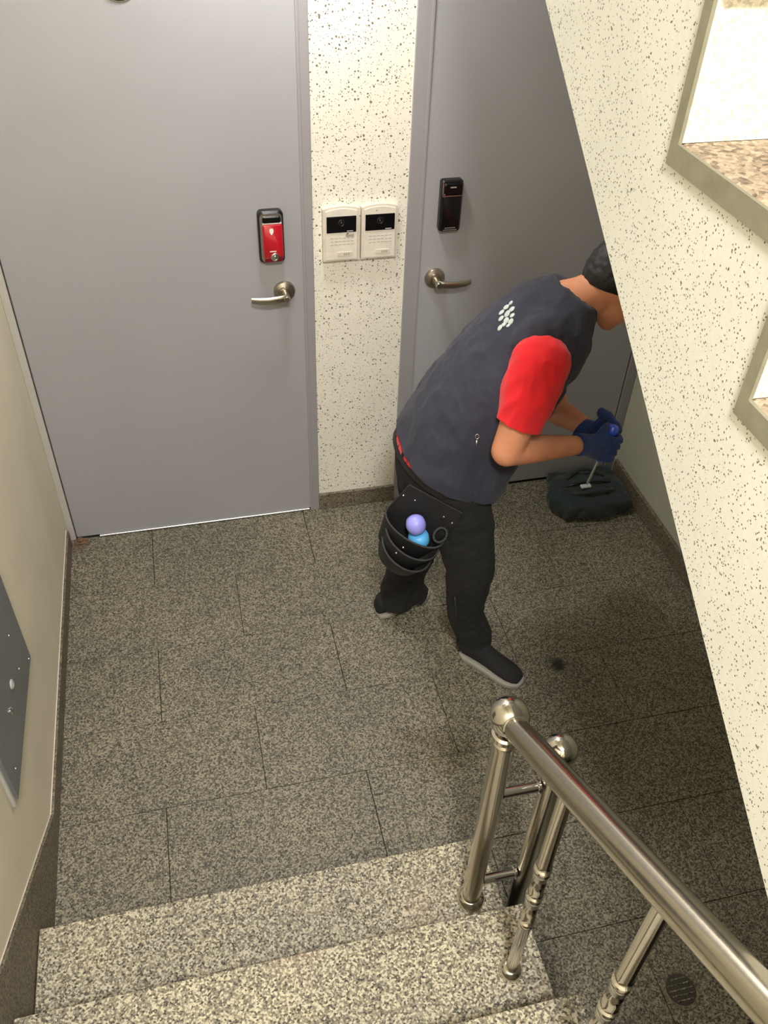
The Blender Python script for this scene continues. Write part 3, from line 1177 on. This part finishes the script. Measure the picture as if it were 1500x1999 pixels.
# ---- screwdriver in the fist
sd = thing('screwdriver', 'screwdriver with a bright blue handle held in the blue glove', 'screwdriver', BUTT)
hl = .118
bm = lathe(nb(), (0, 0, 0), AX, [(.004, -.003), (.013, 0), (.0165, .008), (.0165, .022), (.0125, .030), (.0142, .045), (.0142, .085), (.011, .100), (.009, hl)], 18)
obj('handle', bm, 'blue', sd, 'auto')
ln = (TIP - BUTT).length
bm = lathe(nb(), AX * (hl - .004), AX, [(.0034, 0), (.0034, ln - hl - .012), (.0042, ln - hl - .006), (.0016, ln - hl + .004)], 12)
obj('shaft', bm, 'chrome', sd, 'auto')

# ================================================================== tool pouch on the belt
T1 = P(800, 944, y=1.775); T2 = P(905, 1000, y=1.715)
e1 = (T2 - T1).normalized()
on = V((-.42, -.90, .12)); on = (on - e1 * on.dot(e1)).normalized()
e2 = e1.cross(on).normalized()
if e2.z > 0:
    e2 = -e2
PO = (T1 + T2) / 2
pw = (T2 - T1).length / 2
po = thing('tool_pouch', 'black leather tool pouch with rivets hanging on the worker hip', 'tool pouch', PO)
L3 = lambda a, b, c: e1 * a + e2 * b + on * c
bm = nb()
pts = [(-pw, 0), (pw, 0), (pw * 1.02, .05), (pw * .95, .11), (pw * .80, .17), (pw * .3, .195), (-pw * .5, .195), (-pw * .95, .16), (-pw * 1.12, .10), (-pw * 1.05, .05)]
prism(bm, [L3(a, b, 0) for a, b in pts], on * .006)
bmesh.ops.bevel(bm, geom=bm.edges[:], offset=.0015, segments=1, affect='EDGES')
obj('back_panel', bm, 'leather', po)


def pocket(name, b0, b1, w0, w1, d0, d1, ox=0.0, par=po):
    """open-topped half round pocket, b = down from the belt"""
    bm = nb()
    m = 16
    rings = []
    for j in range(6):
        t = j / 5
        ww = w0 + (w1 - w0) * t
        dd = d0 + (d1 - d0) * (t ** 1.4)
        rings.append([bm.verts.new(L3(ox - ww * cos(pi * i / m), b0 + (b1 - b0) * t + .010 * sin(pi * i / m) * (1 - t), .005 + dd * sin(pi * i / m) ** .8)) for i in range(m + 1)])
    for r0, r1 in zip(rings, rings[1:]):
        for i in range(m):
            bm.faces.new((r0[i], r0[i + 1], r1[i + 1], r1[i]))
    bm.faces.new(rings[-1])
    rim = [v.co.copy() for v in rings[0]]
    bmesh.ops.recalc_face_normals(bm, faces=bm.faces)
    shell(bm, .003)
    o = obj(name, bm, 'leather', par, 'auto')
    obj('rim_binding', tube(nb(), rim, .0029, 8), 'piping', o, True)
    return o


pocket('large_pocket', .106, .200, pw * 1.10, pw * .80, .075, .050, -.006)
pk = pocket('outer_pocket', .136, .225, pw * 1.0, pw * .74, .102, .070, .004)
pk = pocket('lower_pocket', .176, .240, pw * .94, pw * .72, .110, .078, .010)
for a, b, c in ((-pw * .95, .040, .007), (-pw * .55, .036, .007), (pw * .55, .040, .007), (pw * .9, .045, .007), (-pw * .25, .128, .104), (-pw * .35, .150, .112), (pw * .6, .150, .085)):
    obj('rivet', ball(nb(), L3(a, b, c), .0034, 8), 'chrome', po, True)
lp = [L3(pw * .75 + .018 * cos(t), .085 + .020 * sin(t), .030 + .010 * sin(t)) for t in [2 * pi * i / 16 for i in range(17)]]
obj('hammer_loop', tube(nb(), lp, .0035, 8), 'piping', po, True)
# belt round the waist
bm = nb()
bn = V((.46, -.18, 1)).normalized(); bc = V((.672, 1.915, .862)) - bn * .034
ba = LAT; bb = bn.cross(ba).normalized()
rb_ = []
for i in range(41):
    t = 2 * pi * i / 40
    rb_.append(bc + ba * (.186 * cos(t)) + bb * (.131 * sin(t)))
lo_ = [bm.verts.new(p - bn * .02) for p in rb_[:-1]]
hi_ = [bm.verts.new(p + bn * .02) for p in rb_[:-1]]
for i in range(40):
    bm.faces.new((lo_[i], lo_[(i + 1) % 40], hi_[(i + 1) % 40], hi_[i]))
bmesh.ops.recalc_face_normals(bm, faces=bm.faces)
shell(bm, .004)
obj('belt', bm, 'leather', person, 'auto')

# two-tone bottle standing in the large pocket
bt = thing('spray_bottle', 'small violet and cyan plastic bottle standing in the tool pouch', 'bottle', PO)
yb0 = (PO + L3(0, .10, .040)).y
bC = P(817, 1047, y=yb0) - PO
bV = P(812, 1023, y=yb0) - PO
bx = (bV - bC).normalized()
bm = lathe(nb(), bC - bx * .030, bx, [(.020, 0), (.028, .006), (.030, .014), (.030, .028), (.027, .038), (.018, .044)], 24)
obj('bottle_body', bm, 'cyan', bt, True)
bm = lathe(nb(), bV - bx * .022, bx, [(.018, -.004), (.026, .004), (.0285, .020), (.025, .036), (.014, .046), (.002, .049)], 24)
obj('cap', bm, 'violet', bt, True)

# ================================================================== tool bag in the corner
bg = thing('tool_bag', 'dark green canvas tool bag slumped on the floor in the corner', 'bag', (1.545, 2.52, 0))
bm = nb()
loft(bm, [((.0, .0, .004), V((.165, 0, 0)), V((0, .130, 0))), ((.0, 0, .035), V((.178, 0, 0)), V((0, .142, 0))), ((-.01, .0, .07), V((.160, 0, 0)), V((0, .122, 0))), ((-.015, 0, .095), V((.125, 0, 0)), V((0, .085, 0)))], 28)
box(bm, (-.13, -.115, .003), (.15, .13, .075))
me = remesh(bm, .008, 8)
bm = me_to_bm(me)
wrinkle(bm, .014, 11, seed=5.0)
wrinkle(bm, .006, 26, seed=8.0, ridged=True)
for v in bm.verts:
    v.co.z = max(v.co.z, 0.001)
obj('bag_body', bm, 'bag', bg, True)
for s in (-1, 1):
    pts = [V((-.09 + .18 * t, s * .045 + s * .03 * sin(pi * t), .088 + .028 * sin(pi * t))) for t in [i / 10 for i in range(11)]]
    obj('handle', tube(nb(), pts, .008, 8), 'bag', bg, True)
obj('zipper', tube(nb(), [(-.12, 0, .094), (-.04, .004, .1035), (.05, 0, .1035), (.10, -.004, .092)], .004, 6), 'black', bg, True)
bm = box(nb(), (-.045, -.030, .097), (.0, -.008, .108), .003)
obj('label_patch', bm, 'tag', bg)

# ================================================================== ceiling lamps
def ceiling_lamp(label, c, r, watts, zc):
    root = thing('ceiling_lamp', label, 'lamp', c)
    obj('lamp_base', lathe(nb(), (0, 0, 0), (0, 0, -1), [(r * 1.05, 0), (r * 1.05, .03), (r, .035)], 40), 'white', root, 'auto')
    obj('lamp_shade', lathe(nb(), (0, 0, -.034), (0, 0, -1), [(r * .97, 0), (r * .92, .02), (r * .7, .036), (r * .35, .045), (.001, .047)], 40), 'lamp', root, True)
    ld = bpy.data.lights.new('lamp_bulb', 'AREA')
    ld.shape = 'DISK'
    ld.size = r * 2
    ld.energy = watts
    ld.color = (1.0, 0.985, 0.965)
    lo = bpy.data.objects.new('lamp_bulb', ld)
    COL.objects.link(lo)
    lo.parent = root
    lo.location = (0, 0, -.09)
    return root


ceiling_lamp('round white ceiling lamp above the half landing', (LAMP_POS.x, LAMP_POS.y, ZC), .22, LAMP_W, ZC)
ceiling_lamp('small round white ceiling lamp over the door lobby', (0.35, 2.36, 2.62), .12, LOBBY_W, 2.62)
